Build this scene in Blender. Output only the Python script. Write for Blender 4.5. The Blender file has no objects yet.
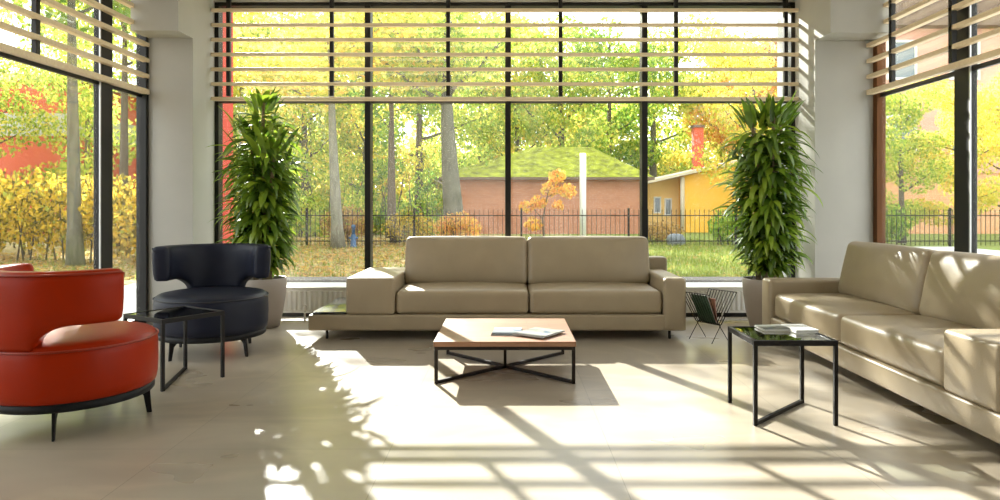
import bpy, bmesh, math, random
from mathutils import Vector, Matrix, Euler

random.seed(7)
scene = bpy.context.scene
COL = scene.collection
PI = math.pi
EYE = 1.25            # eye height; picture's horizon y=204, vanishing x=508, focal 700 px

# ------------------------------------------------------------------ materials
def new_mat(name):
    m = bpy.data.materials.new(name)
    m.use_nodes = True
    nt = m.node_tree
    nt.nodes.clear()
    out = nt.nodes.new('ShaderNodeOutputMaterial')
    return m, nt, out

def principled(name, color, rough=0.5, metal=0.0, spec=0.5, noise=0.0, scale=20.0, bump=0.0, bscale=None,
               stretch=(1, 1, 1), coat=0.0):
    m, nt, out = new_mat(name)
    b = nt.nodes.new('ShaderNodeBsdfPrincipled')
    b.inputs['Base Color'].default_value = (*color, 1)
    b.inputs['Roughness'].default_value = rough
    b.inputs['Metallic'].default_value = metal
    b.inputs['Specular IOR Level'].default_value = spec
    b.inputs['Coat Weight'].default_value = coat
    nt.links.new(b.outputs[0], out.inputs[0])
    if noise or bump:
        tc = nt.nodes.new('ShaderNodeTexCoord')
        mp = nt.nodes.new('ShaderNodeMapping')
        mp.inputs['Scale'].default_value = stretch
        nt.links.new(tc.outputs['Object'], mp.inputs[0])
    if noise:
        n = nt.nodes.new('ShaderNodeTexNoise')
        n.inputs['Scale'].default_value = scale
        n.inputs['Detail'].default_value = 5
        nt.links.new(mp.outputs[0], n.inputs['Vector'])
        r = nt.nodes.new('ShaderNodeValToRGB')
        r.color_ramp.elements[0].position = 0.3
        r.color_ramp.elements[1].position = 0.7
        r.color_ramp.elements[0].color = (*[c * (1 - noise) for c in color], 1)
        r.color_ramp.elements[1].color = (*[min(1, c * (1 + noise)) for c in color], 1)
        nt.links.new(n.outputs['Fac'], r.inputs[0])
        nt.links.new(r.outputs[0], b.inputs['Base Color'])
    if bump:
        n2 = nt.nodes.new('ShaderNodeTexNoise')
        n2.inputs['Scale'].default_value = bscale or scale
        n2.inputs['Detail'].default_value = 3
        nt.links.new(mp.outputs[0], n2.inputs['Vector'])
        bp = nt.nodes.new('ShaderNodeBump')
        bp.inputs['Strength'].default_value = bump
        bp.inputs['Distance'].default_value = 0.01
        nt.links.new(n2.outputs['Fac'], bp.inputs['Height'])
        nt.links.new(bp.outputs[0], b.inputs['Normal'])
    return m

def leaf_mat(name, stops, trans=0.55, rough=0.6, gloss=0.0):
    """leaves: diffuse + translucent, each leaf its own colour out of the ramp"""
    m, nt, out = new_mat(name)
    g = nt.nodes.new('ShaderNodeNewGeometry')
    r = nt.nodes.new('ShaderNodeValToRGB')
    while len(r.color_ramp.elements) < len(stops):
        r.color_ramp.elements.new(0.5)
    for e, (p, c) in zip(r.color_ramp.elements, stops):
        e.position = p
        e.color = (*c, 1)
    nt.links.new(g.outputs['Random Per Island'], r.inputs[0])
    d = nt.nodes.new('ShaderNodeBsdfDiffuse')
    t = nt.nodes.new('ShaderNodeBsdfTranslucent')
    nt.links.new(r.outputs[0], d.inputs[0])
    nt.links.new(r.outputs[0], t.inputs[0])
    mx = nt.nodes.new('ShaderNodeMixShader')
    mx.inputs[0].default_value = trans
    nt.links.new(d.outputs[0], mx.inputs[1])
    nt.links.new(t.outputs[0], mx.inputs[2])
    last = mx
    if gloss:
        gl = nt.nodes.new('ShaderNodeBsdfGlossy')
        gl.inputs['Roughness'].default_value = 0.35
        m2 = nt.nodes.new('ShaderNodeMixShader')
        m2.inputs[0].default_value = gloss
        nt.links.new(mx.outputs[0], m2.inputs[1])
        nt.links.new(gl.outputs[0], m2.inputs[2])
        last = m2
    nt.links.new(last.outputs[0], out.inputs[0])
    return m

def glass_mat(name, tint=(1, 1, 1), fac=0.05, veil=0.008):
    m, nt, out = new_mat(name)
    t = nt.nodes.new('ShaderNodeBsdfTransparent')
    t.inputs[0].default_value = (*tint, 1)
    g = nt.nodes.new('ShaderNodeBsdfGlossy')
    g.inputs['Roughness'].default_value = 0.0
    f = nt.nodes.new('ShaderNodeFresnel')
    f.inputs['IOR'].default_value = 1.45
    ma = nt.nodes.new('ShaderNodeMath')
    ma.operation = 'MULTIPLY'
    ma.inputs[1].default_value = fac / 0.034
    ma.use_clamp = True
    nt.links.new(f.outputs[0], ma.inputs[0])
    geo = nt.nodes.new('ShaderNodeNewGeometry')
    fr = nt.nodes.new('ShaderNodeMath')      # only the front face of the pane reflects
    fr.operation = 'SUBTRACT'
    fr.inputs[0].default_value = 1.0
    nt.links.new(geo.outputs['Backfacing'], fr.inputs[1])
    mb_ = nt.nodes.new('ShaderNodeMath')
    mb_.operation = 'MULTIPLY'
    nt.links.new(ma.outputs[0], mb_.inputs[0])
    nt.links.new(fr.outputs[0], mb_.inputs[1])
    mx = nt.nodes.new('ShaderNodeMixShader')
    nt.links.new(mb_.outputs[0], mx.inputs[0])
    nt.links.new(t.outputs[0], mx.inputs[1])
    nt.links.new(g.outputs[0], mx.inputs[2])
    tr = nt.nodes.new('ShaderNodeBsdfTranslucent')     # pale translucent veil that builds a haze into the glass
    tr.inputs[0].default_value = (0.95, 0.93, 0.86, 1)
    m2 = nt.nodes.new('ShaderNodeMixShader')
    m2.inputs[0].default_value = veil
    nt.links.new(mx.outputs[0], m2.inputs[1])
    nt.links.new(tr.outputs[0], m2.inputs[2])
    nt.links.new(m2.outputs[0], out.inputs[0])
    return m

def floor_mat():
    m, nt, out = new_mat('floor_tiles')
    b = nt.nodes.new('ShaderNodeBsdfPrincipled')
    tc = nt.nodes.new('ShaderNodeTexCoord')
    mp = nt.nodes.new('ShaderNodeMapping')
    mp.inputs['Location'].default_value = (-0.52 + 1.12 * 20, -3.57 + 1.12 * 20, 0)
    nt.links.new(tc.outputs['Object'], mp.inputs[0])
    br = nt.nodes.new('ShaderNodeTexBrick')
    br.offset = 0.0
    br.inputs['Scale'].default_value = 1.0
    br.inputs['Brick Width'].default_value = 1.12
    br.inputs['Row Height'].default_value = 1.12
    br.inputs['Mortar Size'].default_value = 0.0025
    br.inputs['Mortar Smooth'].default_value = 0.2
    br.inputs['Color1'].default_value = (0.95, 0.95, 0.95, 1)
    br.inputs['Color2'].default_value = (1.05, 1.03, 1.0, 1)
    br.inputs['Mortar'].default_value = (0.70, 0.69, 0.66, 1)
    nt.links.new(mp.outputs[0], br.inputs['Vector'])
    mp2 = nt.nodes.new('ShaderNodeMapping')
    mp2.inputs['Rotation'].default_value = (0, 0, 0.35)
    mp2.inputs['Scale'].default_value = (0.7, 1.3, 1)
    nt.links.new(tc.outputs['Object'], mp2.inputs[0])
    n = nt.nodes.new('ShaderNodeTexNoise')
    n.inputs['Scale'].default_value = 1.5
    n.inputs['Detail'].default_value = 3
    n.inputs['Roughness'].default_value = 0.5
    n.inputs['Distortion'].default_value = 0.3
    nt.links.new(mp2.outputs[0], n.inputs['Vector'])
    r = nt.nodes.new('ShaderNodeValToRGB')
    r.color_ramp.elements[0].position = 0.25
    r.color_ramp.elements[0].color = (0.315, 0.265, 0.203, 1)
    r.color_ramp.elements[1].position = 0.74
    r.color_ramp.elements[1].color = (0.43, 0.382, 0.310, 1)
    nt.links.new(n.outputs['Fac'], r.inputs[0])
    mx = nt.nodes.new('ShaderNodeMix')
    mx.data_type = 'RGBA'
    mx.blend_type = 'MULTIPLY'
    mx.inputs[0].default_value = 1.0
    nt.links.new(r.outputs[0], mx.inputs[6])
    nt.links.new(br.outputs['Color'], mx.inputs[7])
    # faint pale veins
    nv = nt.nodes.new('ShaderNodeTexNoise')
    nv.inputs['Scale'].default_value = 0.9
    nv.inputs['Detail'].default_value = 5
    nv.inputs['Distortion'].default_value = 0.8
    nt.links.new(mp2.outputs[0], nv.inputs['Vector'])
    rv = nt.nodes.new('ShaderNodeValToRGB')
    rv.color_ramp.elements[0].position = 0.45
    rv.color_ramp.elements[0].color = (0.97, 0.97, 0.97, 1)
    rv.color_ramp.elements[1].position = 0.55
    rv.color_ramp.elements[1].color = (0.97, 0.97, 0.97, 1)
    ev = rv.color_ramp.elements.new(0.5)
    ev.color = (1.12, 1.11, 1.09, 1)
    nt.links.new(nv.outputs['Fac'], rv.inputs[0])
    mv = nt.nodes.new('ShaderNodeMix')
    mv.data_type = 'RGBA'
    mv.blend_type = 'MULTIPLY'
    mv.inputs[0].default_value = 1.0
    nt.links.new(mx.outputs[2], mv.inputs[6])
    nt.links.new(rv.outputs[0], mv.inputs[7])
    nt.links.new(mv.outputs[2], b.inputs['Base Color'])
    rr = nt.nodes.new('ShaderNodeMapRange')
    rr.inputs['To Min'].default_value = 0.25
    rr.inputs['To Max'].default_value = 0.32
    nt.links.new(n.outputs['Fac'], rr.inputs['Value'])
    nt.links.new(rr.outputs[0], b.inputs['Roughness'])
    b.inputs['Specular IOR Level'].default_value = 0.5
    nt.links.new(b.outputs[0], out.inputs[0])
    return m

def brick_mat(name, c1, c2, mortar, w=0.26, h=0.08):
    m, nt, out = new_mat(name)
    b = nt.nodes.new('ShaderNodeBsdfPrincipled')
    b.inputs['Roughness'].default_value = 0.9
    tc = nt.nodes.new('ShaderNodeTexCoord')
    mp = nt.nodes.new('ShaderNodeMapping')
    mp.inputs['Rotation'].default_value = (PI / 2, 0, 0)
    nt.links.new(tc.outputs['Object'], mp.inputs[0])
    br = nt.nodes.new('ShaderNodeTexBrick')
    br.inputs['Scale'].default_value = 1
    br.inputs['Brick Width'].default_value = w
    br.inputs['Row Height'].default_value = h
    br.inputs['Mortar Size'].default_value = 0.008
    br.inputs['Color1'].default_value = (*c1, 1)
    br.inputs['Color2'].default_value = (*c2, 1)
    br.inputs['Mortar'].default_value = (*mortar, 1)
    nt.links.new(mp.outputs[0], br.inputs['Vector'])
    nt.links.new(br.outputs['Color'], b.inputs['Base Color'])
    nt.links.new(b.outputs[0], out.inputs[0])
    return m

def wood_mat(name, c1, c2, axis=(2, 30, 30), rough=0.45, blocks=False):
    m, nt, out = new_mat(name)
    b = nt.nodes.new('ShaderNodeBsdfPrincipled')
    b.inputs['Roughness'].default_value = rough
    tc = nt.nodes.new('ShaderNodeTexCoord')
    mp = nt.nodes.new('ShaderNodeMapping')
    mp.inputs['Scale'].default_value = axis
    nt.links.new(tc.outputs['Object'], mp.inputs[0])
    n = nt.nodes.new('ShaderNodeTexNoise')
    n.inputs['Scale'].default_value = 1.5
    n.inputs['Detail'].default_value = 6
    n.inputs['Distortion'].default_value = 0.8
    nt.links.new(mp.outputs[0], n.inputs['Vector'])
    r = nt.nodes.new('ShaderNodeValToRGB')
    r.color_ramp.elements[0].position = 0.3
    r.color_ramp.elements[0].color = (*c1, 1)
    r.color_ramp.elements[1].position = 0.7
    r.color_ramp.elements[1].color = (*c2, 1)
    nt.links.new(n.outputs['Fac'], r.inputs[0])
    if blocks:
        br = nt.nodes.new('ShaderNodeTexBrick')
        br.inputs['Scale'].default_value = 1
        br.inputs['Brick Width'].default_value = 0.34
        br.inputs['Row Height'].default_value = 0.125
        br.inputs['Mortar Size'].default_value = 0.0012
        br.inputs['Color1'].default_value = (0.86, 0.84, 0.82, 1)
        br.inputs['Color2'].default_value = (1.1, 1.08, 1.05, 1)
        br.inputs['Mortar'].default_value = (0.6, 0.55, 0.5, 1)
        nt.links.new(tc.outputs['Object'], br.inputs['Vector'])
        mx = nt.nodes.new('ShaderNodeMix')
        mx.data_type = 'RGBA'
        mx.blend_type = 'MULTIPLY'
        mx.inputs[0].default_value = 1
        nt.links.new(r.outputs[0], mx.inputs[6])
        nt.links.new(br.outputs['Color'], mx.inputs[7])
        nt.links.new(mx.outputs[2], b.inputs['Base Color'])
    else:
        nt.links.new(r.outputs[0], b.inputs['Base Color'])
    nt.links.new(b.outputs[0], out.inputs[0])
    return m

def ground_mat():
    """lawn on the right turning into leaf litter on the left, patches by noise"""
    m, nt, out = new_mat('lawn_with_fallen_leaves')
    b = nt.nodes.new('ShaderNodeBsdfPrincipled')
    b.inputs['Roughness'].default_value = 1.0
    b.inputs['Specular IOR Level'].default_value = 0.1
    tc = nt.nodes.new('ShaderNodeTexCoord')
    sep = nt.nodes.new('ShaderNodeSeparateXYZ')
    nt.links.new(tc.outputs['Object'], sep.inputs[0])
    mr = nt.nodes.new('ShaderNodeMapRange')
    mr.inputs['From Min'].default_value = -2.5
    mr.inputs['From Max'].default_value = 3.0
    nt.links.new(sep.outputs['X'], mr.inputs['Value'])
    n0 = nt.nodes.new('ShaderNodeTexNoise')
    n0.inputs['Scale'].default_value = 0.7
    n0.inputs['Detail'].default_value = 6
    nt.links.new(tc.outputs['Object'], n0.inputs['Vector'])
    ad = nt.nodes.new('ShaderNodeMath')
    ad.operation = 'MULTIPLY_ADD'
    ad.inputs[1].default_value = 1.6
    ad.inputs[2].default_value = -0.8
    nt.links.new(n0.outputs['Fac'], ad.inputs[0])
    ad2 = nt.nodes.new('ShaderNodeMath')
    ad2.operation = 'ADD'
    ad2.use_clamp = True
    nt.links.new(mr.outputs[0], ad2.inputs[0])
    nt.links.new(ad.outputs[0], ad2.inputs[1])
    n1 = nt.nodes.new('ShaderNodeTexNoise')
    n1.inputs['Scale'].default_value = 6
    n1.inputs['Detail'].default_value = 8
    nt.links.new(tc.outputs['Object'], n1.inputs['Vector'])
    def ramp(c1, c2):
        r = nt.nodes.new('ShaderNodeValToRGB')
        r.color_ramp.elements[0].position = 0.35
        r.color_ramp.elements[1].position = 0.65
        r.color_ramp.elements[0].color = (*c1, 1)
        r.color_ramp.elements[1].color = (*c2, 1)
        nt.links.new(n1.outputs['Fac'], r.inputs[0])
        return r
    ra = ramp((0.20, 0.15, 0.07), (0.46, 0.36, 0.18))
    rb = ramp((0.12, 0.17, 0.04), (0.24, 0.29, 0.08))
    mx = nt.nodes.new('ShaderNodeMix')
    mx.data_type = 'RGBA'
    nt.links.new(ad2.outputs[0], mx.inputs[0])
    nt.links.new(ra.outputs[0], mx.inputs[6])
    nt.links.new(rb.outputs[0], mx.inputs[7])
    nt.links.new(mx.outputs[2], b.inputs['Base Color'])
    nt.links.new(b.outputs[0], out.inputs[0])
    return m

M = {}
M['floor'] = floor_mat()
M['plaster'] = principled('plaster', (0.45, 0.434, 0.395), 0.9, noise=0.03, scale=3, bump=0.05, bscale=60)
M['ceiling'] = principled('ceiling_paint', (0.75, 0.74, 0.70), 0.9)
M['frame'] = principled('dark_aluminium', (0.014, 0.013, 0.012), 0.45, spec=0.3)
M['alu'] = principled('bare_aluminium', (0.55, 0.55, 0.55), 0.4, metal=0.6)
M['jamb'] = wood_mat('warm_lit_jamb', (0.085, 0.030, 0.005), (0.15, 0.052, 0.009), (30, 30, 2), 0.85)  # brown puts warm light on the dark frame's inner jamb into its colour
M['glass'] = glass_mat('window_glass', (0.97, 0.985, 0.975), 0.05)
M['slat'] = wood_mat('blond_slat_wood', (0.74, 0.58, 0.38), (0.84, 0.69, 0.49), (2, 30, 30), 0.5)
M['red_cladding'] = principled('red_cladding', (0.62, 0.055, 0.03), 0.6, noise=0.05, scale=4)
M['leather'] = principled('beige_leather', (0.335, 0.267, 0.172), 0.42, spec=0.45, noise=0.05, scale=5, bump=0.12, bscale=140)
M['piping'] = principled('beige_piping', (0.30, 0.24, 0.155), 0.5)
M['black_metal'] = principled('black_metal', (0.010, 0.008, 0.007), 0.45, spec=0.22)
M['bronze_metal'] = principled('dark_bronze_metal', (0.016, 0.010, 0.007), 0.45, spec=0.25)
M['table_glass'] = glass_mat('smoked_table_glass', (0.72, 0.76, 0.73), 0.07, 0.004)
M['smoked'] = principled('smoked_glass', (0.015, 0.02, 0.018), 0.16, spec=0.8, coat=0.3)
M['orange'] = principled('orange_leather', (0.34, 0.021, 0.0015), 0.36, spec=0.15, noise=0.04, scale=6, bump=0.06, bscale=160)
M['orange_pipe'] = principled('orange_piping', (0.30, 0.025, 0.006), 0.45)
M['navy'] = principled('navy_fabric', (0.011, 0.0135, 0.027), 0.5, spec=0.25, noise=0.1, scale=8, bump=0.06, bscale=160)
M['navy_pipe'] = principled('navy_piping', (0.012, 0.014, 0.022), 0.55)
M['table_wood'] = wood_mat('oak_parquet', (0.25, 0.12, 0.062), (0.335, 0.178, 0.10), (3, 30, 30), 0.38, blocks=True)
M['pot'] = principled('taupe_ceramic', (0.36, 0.31, 0.27), 0.55, noise=0.05, scale=4, bump=0.05, bscale=50)
M['soil'] = principled('soil', (0.05, 0.03, 0.018), 1.0, noise=0.4, scale=40, bump=0.8, bscale=60)
M['cane'] = principled('cane_bark', (0.26, 0.19, 0.11), 0.85, noise=0.3, scale=18, stretch=(1, 1, 4), bump=0.4, bscale=40)
M['plant_leaf'] = leaf_mat('dracaena_leaves', [(0, (0.06, 0.13, 0.010)), (0.55, (0.15, 0.26, 0.016)), (1, (0.34, 0.46, 0.04))], trans=0.45, gloss=0.07)
M['white_enamel'] = principled('white_enamel', (0.80, 0.79, 0.76), 0.35)
M['dark_plastic'] = principled('dark_plastic', (0.010, 0.010, 0.010), 0.5, spec=0.2)
M['bark'] = principled('grey_bark', (0.12, 0.115, 0.085), 0.95, noise=0.35, scale=5, stretch=(3, 3, 0.6), bump=0.9, bscale=9)
M['bark_pale'] = principled('pale_bark', (0.20, 0.195, 0.155), 0.95, noise=0.25, scale=5, stretch=(3, 3, 0.6), bump=0.8, bscale=9)
M['bark_dark'] = principled('dark_bark', (0.11, 0.085, 0.06), 0.95, noise=0.35, scale=6, stretch=(3, 3, 0.6), bump=0.8, bscale=9)
YG = [(0, (0.20, 0.32, 0.05)), (0.45, (0.42, 0.54, 0.09)), (0.8, (0.70, 0.70, 0.14)), (1, (0.88, 0.70, 0.15))]
YE = [(0, (0.40, 0.47, 0.08)), (0.4, (0.68, 0.65, 0.12)), (0.8, (0.88, 0.72, 0.14)), (1, (0.90, 0.54, 0.13))]
GR = [(0, (0.12, 0.25, 0.04)), (0.5, (0.27, 0.43, 0.06)), (0.85, (0.46, 0.56, 0.09)), (1, (0.72, 0.68, 0.12))]
OR = [(0, (0.54, 0.43, 0.10)), (0.4, (0.86, 0.60, 0.14)), (0.75, (0.88, 0.46, 0.13)), (1, (0.62, 0.25, 0.08))]
BR = [(0, (0.22, 0.14, 0.06)), (0.4, (0.42, 0.28, 0.11)), (0.8, (0.60, 0.36, 0.12)), (1, (0.62, 0.50, 0.16))]
HY = [(0, (0.10, 0.09, 0.03)), (0.3, (0.32, 0.26, 0.05)), (0.6, (0.76, 0.54, 0.07)), (0.85, (0.80, 0.56, 0.08)), (1, (0.42, 0.52, 0.10))]
for k, v in (('leaf_yg', YG), ('leaf_ye', YE), ('leaf_gr', GR), ('leaf_or', OR), ('leaf_br', BR), ('leaf_hy', HY)):
    M[k] = leaf_mat(k + '_foliage', v, trans=0.55)
M['grass'] = leaf_mat('grass_blades', [(0, (0.13, 0.18, 0.035)), (0.6, (0.25, 0.31, 0.07)), (1, (0.42, 0.42, 0.13))], trans=0.5)
M['ground'] = ground_mat()
M['paving'] = principled('pale_concrete_paving', (0.52, 0.52, 0.51), 0.9, noise=0.08, scale=3)
M['kerb'] = principled('dark_kerb', (0.13, 0.12, 0.11), 0.9, noise=0.2, scale=6)
M['brick'] = brick_mat('red_brick', (0.40, 0.145, 0.08), (0.50, 0.20, 0.11), (0.36, 0.26, 0.19))
M['moss'] = principled('mossy_roof', (0.21, 0.235, 0.018), 1.0, noise=0.6, scale=3.2, bump=0.8, bscale=7)
M['eave'] = principled('brown_eave', (0.14, 0.09, 0.06), 0.8)
M['ochre'] = principled('ochre_render', (0.92, 0.50, 0.07), 0.9, noise=0.06, scale=1.5)
M['ochre_pale'] = principled('pale_ochre_render', (0.90, 0.62, 0.24), 0.9, noise=0.05, scale=1.5)
M['fascia'] = principled('pale_fascia', (0.62, 0.54, 0.42), 0.8)
M['house_glass'] = principled('house_window_glass', (0.16, 0.20, 0.22), 0.1, spec=0.7)
M['white_paint'] = principled('white_paint', (0.78, 0.78, 0.76), 0.6)
M['red_wall'] = principled('red_facade', (0.55, 0.10, 0.05), 0.85, noise=0.06, scale=1)
M['salmon'] = brick_mat('salmon_facade', (0.66, 0.34, 0.26), (0.70, 0.38, 0.29), (0.60, 0.40, 0.32), 1.2, 0.42)
M['orange_wall'] = brick_mat('orange_brick', (0.66, 0.30, 0.14), (0.74, 0.38, 0.18), (0.60, 0.45, 0.30))
M['grey_band'] = principled('grey_facade_band', (0.45, 0.46, 0.46), 0.8)
M['hydrant_blue'] = principled('blue_paint', (0.012, 0.07, 0.17), 0.5)
M['stone'] = principled('grey_stone', (0.15, 0.17, 0.18), 0.9, noise=0.2, scale=5, bump=0.4, bscale=8)
M['paper'] = principled('white_paper', (0.50, 0.49, 0.46), 0.6)
M['cover_green'] = principled('green_cover', (0.05, 0.10, 0.045), 0.4, noise=0.3, scale=8)
M['cover_pink'] = principled('pink_cover', (0.62, 0.24, 0.18), 0.4, noise=0.25, scale=12)

def page_mat(name, pale, picture):
    """printed page: pale paper with picture blocks in soft blues"""
    m, nt, out = new_mat(name)
    b = nt.nodes.new('ShaderNodeBsdfPrincipled')
    b.inputs['Roughness'].default_value = 0.35
    tc = nt.nodes.new('ShaderNodeTexCoord')
    v = nt.nodes.new('ShaderNodeTexVoronoi')
    v.distance = 'CHEBYCHEV'
    v.inputs['Scale'].default_value = 14
    nt.links.new(tc.outputs['Object'], v.inputs['Vector'])
    s = nt.nodes.new('ShaderNodeSeparateColor')
    nt.links.new(v.outputs['Color'], s.inputs[0])
    r = nt.nodes.new('ShaderNodeValToRGB')
    r.color_ramp.interpolation = 'CONSTANT'
    r.color_ramp.elements[0].color = (*pale, 1)
    r.color_ramp.elements[1].position = 0.5
    r.color_ramp.elements[1].color = (*picture, 1)
    e = r.color_ramp.elements.new(0.66)
    e.color = (0.15, 0.16, 0.13, 1)
    e = r.color_ramp.elements.new(0.8)
    e.color = (0.07, 0.05, 0.03, 1)
    e = r.color_ramp.elements.new(0.88)
    e.color = (*pale, 1)
    nt.links.new(s.outputs[0], r.inputs[0])
    nt.links.new(r.outputs[0], b.inputs['Base Color'])
    nt.links.new(b.outputs[0], out.inputs[0])
    return m
M['page'] = page_mat('printed_page', (0.22, 0.22, 0.19), (0.05, 0.09, 0.14))
M['page_blue'] = page_mat('printed_blue_page', (0.18, 0.21, 0.23), (0.05, 0.09, 0.15))

# ------------------------------------------------------------------ mesh helpers
class MB:
    def __init__(self):
        self.v = []
        self.f = []
        self.smooth = []
    def add(self, vs, fs, smooth=False, T=None):
        b = len(self.v)
        for p in vs:
            p = Vector(p)
            if T is not None:
                p = T @ p
            self.v.append(p)
        for f in fs:
            self.f.append([i + b for i in f])
            self.smooth.append(smooth)
        return self
    def box(self, x0, x1, y0, y1, z0, z1, T=None):
        vs = [(x0, y0, z0), (x1, y0, z0), (x1, y1, z0), (x0, y1, z0), (x0, y0, z1), (x1, y0, z1), (x1, y1, z1), (x0, y1, z1)]
        fs = [(0, 3, 2, 1), (4, 5, 6, 7), (0, 1, 5, 4), (1, 2, 6, 5), (2, 3, 7, 6), (3, 0, 4, 7)]
        return self.add(vs, fs, False, T)
    def bar(self, a, b, w, h=None, up=(0, 0, 1)):
        """rectangular bar from a to b"""
        a, b = Vector(a), Vector(b)
        h = h or w
        d = (b - a).normalized()
        u = Vector(up)
        if abs(d.dot(u)) > 0.98:
            u = Vector((0, 1, 0))
        s = d.cross(u).normalized()
        u = s.cross(d).normalized()
        vs = []
        for p in (a, b):
            for (i, j) in ((-1, -1), (1, -1), (1, 1), (-1, 1)):
                vs.append(p + s * (i * w / 2) + u * (j * h / 2))
        return self.add(vs, [(0, 1, 2, 3), (7, 6, 5, 4), (0, 4, 5, 1), (1, 5, 6, 2), (2, 6, 7, 3), (3, 7, 4, 0)])
    def tube(self, pts, rad, n=8, cap=True):
        pts = [Vector(p) for p in pts]
        if not hasattr(rad, '__len__'):
            rad = [rad] * len(pts)
        vs, fs = [], []
        ref = Vector((0.31, 0.17, 0.93)).normalized()
        prev = None
        for i, p in enumerate(pts):
            d = (pts[min(i + 1, len(pts) - 1)] - pts[max(i - 1, 0)]).normalized()
            if prev is None:
                s = d.cross(ref)
                if s.length < 0.1:
                    s = d.cross(Vector((1, 0, 0)))
            else:
                s = prev - d * prev.dot(d)
            s.normalize()
            prev = s
            t = d.cross(s)
            for k in range(n):
                a = 2 * PI * k / n
                vs.append(p + (s * math.cos(a) + t * math.sin(a)) * rad[i])
        for i in range(len(pts) - 1):
            for k in range(n):
                k2 = (k + 1) % n
                fs.append((i * n + k, i * n + k2, (i + 1) * n + k2, (i + 1) * n + k))
        if cap:
            fs.append(tuple(reversed(range(n))))
            fs.append(tuple((len(pts) - 1) * n + k for k in range(n)))
        return self.add(vs, fs, True)
    def lathe(self, prof, n=48, T=None, sx=1.0, sy=1.0):
        vs, fs = [], []
        for r, z in prof:
            for k in range(n):
                a = 2 * PI * k / n
                vs.append((r * math.cos(a) * sx, r * math.sin(a) * sy, z))
        for i in range(len(prof) - 1):
            for k in range(n):
                k2 = (k + 1) % n
                fs.append((i * n + k, i * n + k2, (i + 1) * n + k2, (i + 1) * n + k))
        fs.append(tuple(reversed(range(n))))
        fs.append(tuple((len(prof) - 1) * n + k for k in range(n)))
        return self.add(vs, fs, True, T)
    def rbox(self, c, half, r, bulge=(0, 0, 0), n=6, T=None):
        """rounded box whose faces bulge"""
        h = Vector(half)
        c = Vector(c)
        def ts(i):
            e = min(0.9, r / h[i])
            inner = [-1 + e + (2 - 2 * e) * k / n for k in range(n + 1)]
            edge = [-1, -1 + e * 0.33, -1 + e * 0.66]
            return edge + inner + [1 - e * 0.66, 1 - e * 0.33, 1]
        for ax in range(3):
            j, k = [(1, 2), (2, 0), (0, 1)][ax]
            tj, tk = ts(j), ts(k)
            for sg in (-1, 1):
                vs, fs = [], []
                for a in tj:
                    for b in tk:
                        p = Vector((0, 0, 0))
                        p[ax] = sg * h[ax]
                        p[j] = a * h[j]
                        p[k] = b * h[k]
                        core = Vector([max(-(h[i] - r), min(h[i] - r, p[i])) for i in range(3)])
                        d = p - core
                        if d.length > 1e-9:
                            p = core + d.normalized() * r
                        q = p.copy()
                        for i in range(3):
                            if bulge[i]:
                                o = [x for x in range(3) if x != i]
                                w = (1 - min(1, abs(p[o[0]] / h[o[0]])) ** 2.2) * (1 - min(1, abs(p[o[1]] / h[o[1]])) ** 2.2)
                                q[i] += bulge[i] * w * (p[i] / h[i])
                        vs.append(c + q)
                m = len(tk)
                for a in range(len(tj) - 1):
                    for b in range(m - 1):
                        f = (a * m + b, (a + 1) * m + b, (a + 1) * m + b + 1, a * m + b + 1)
                        fs.append(f if sg > 0 else tuple(reversed(f)))
                self.add(vs, fs, True, T)
        return self
    def build(self, name, mat, parent=None, weld=False, flip=False, origin=None):
        me = bpy.data.meshes.new(name)
        vs = self.v
        if origin is not None:
            vs = [p - Vector(origin) for p in vs]
        fs = self.f if not flip else [list(reversed(f)) for f in self.f]
        me.from_pydata([tuple(p) for p in vs], [], fs)
        me.polygons.foreach_set('use_smooth', self.smooth)
        me.materials.append(mat)
        if weld:
            bm = bmesh.new()
            bm.from_mesh(me)
            bmesh.ops.remove_doubles(bm, verts=bm.verts, dist=1e-5)
            bm.to_mesh(me)
            bm.free()
        me.update()
        o = bpy.data.objects.new(name, me)
        COL.objects.link(o)
        if origin is not None:
            o.location = origin
        if parent is not None:
            o.parent = parent
        return o

def bevel(o, w=0.004, seg=2):
    md = o.modifiers.new('edge', 'BEVEL')
    md.width = w
    md.segments = seg
    md.limit_method = 'ANGLE'
    return o

def tag(o, label, cat, group=None, kind=None):
    o['label'] = label
    o['category'] = cat
    if group:
        o['group'] = group
    if kind:
        o['kind'] = kind
    return o

def thing(name, label, cat, loc=(0, 0, 0), rz=0.0, group=None):
    o = bpy.data.objects.new(name, None)
    o.empty_display_size = 0.1
    COL.objects.link(o)
    o.location = loc
    o.rotation_euler = (0, 0, rz)
    return tag(o, label, cat, group)

def structure(o, label=None):
    o['kind'] = 'structure'
    if label:
        o['label'] = label
    return o

def T(loc=(0, 0, 0), rz=0.0, rx=0.0, ry=0.0):
    return Matrix.Translation(loc) @ Euler((rx, ry, rz)).to_matrix().to_4x4()

def px(x, y, d):
    """the point seen at picture position x, y at distance d"""
    return Vector(((x - 508) / 700 * d, d, EYE - (y - 204) / 700 * d))

# ------------------------------------------------------------------ room shell
XL, XR, YB = -3.70, 3.78, 7.81
GL_, GR__ = -3.77, 3.83
REAR = -5.0
structure(MB().box(-3.95, 4.05, REAR, 8.0, -0.12, 0.0).build('floor', M['floor']), 'large stone-look tiles of the lounge floor')
structure(MB().box(-4.1, 4.2, REAR, 8.25, 3.62, 3.82).build('ceiling', M['ceiling']), 'white ceiling above the window wall')
structure(MB().box(-3.95, 4.05, YB - 0.07, 7.9, 3.485, 3.62).build('wall_back', M['plaster']), 'pale header above the big window')
structure(MB().box(-3.95, XL, REAR, 0.4, 0, 3.62).build('wall_left', M['plaster']), 'plain wall left of the viewer')
structure(MB().box(XR, 4.05, REAR, 0.4, 0, 3.62).build('wall_right', M['plaster']), 'plain wall right of the viewer')

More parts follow.
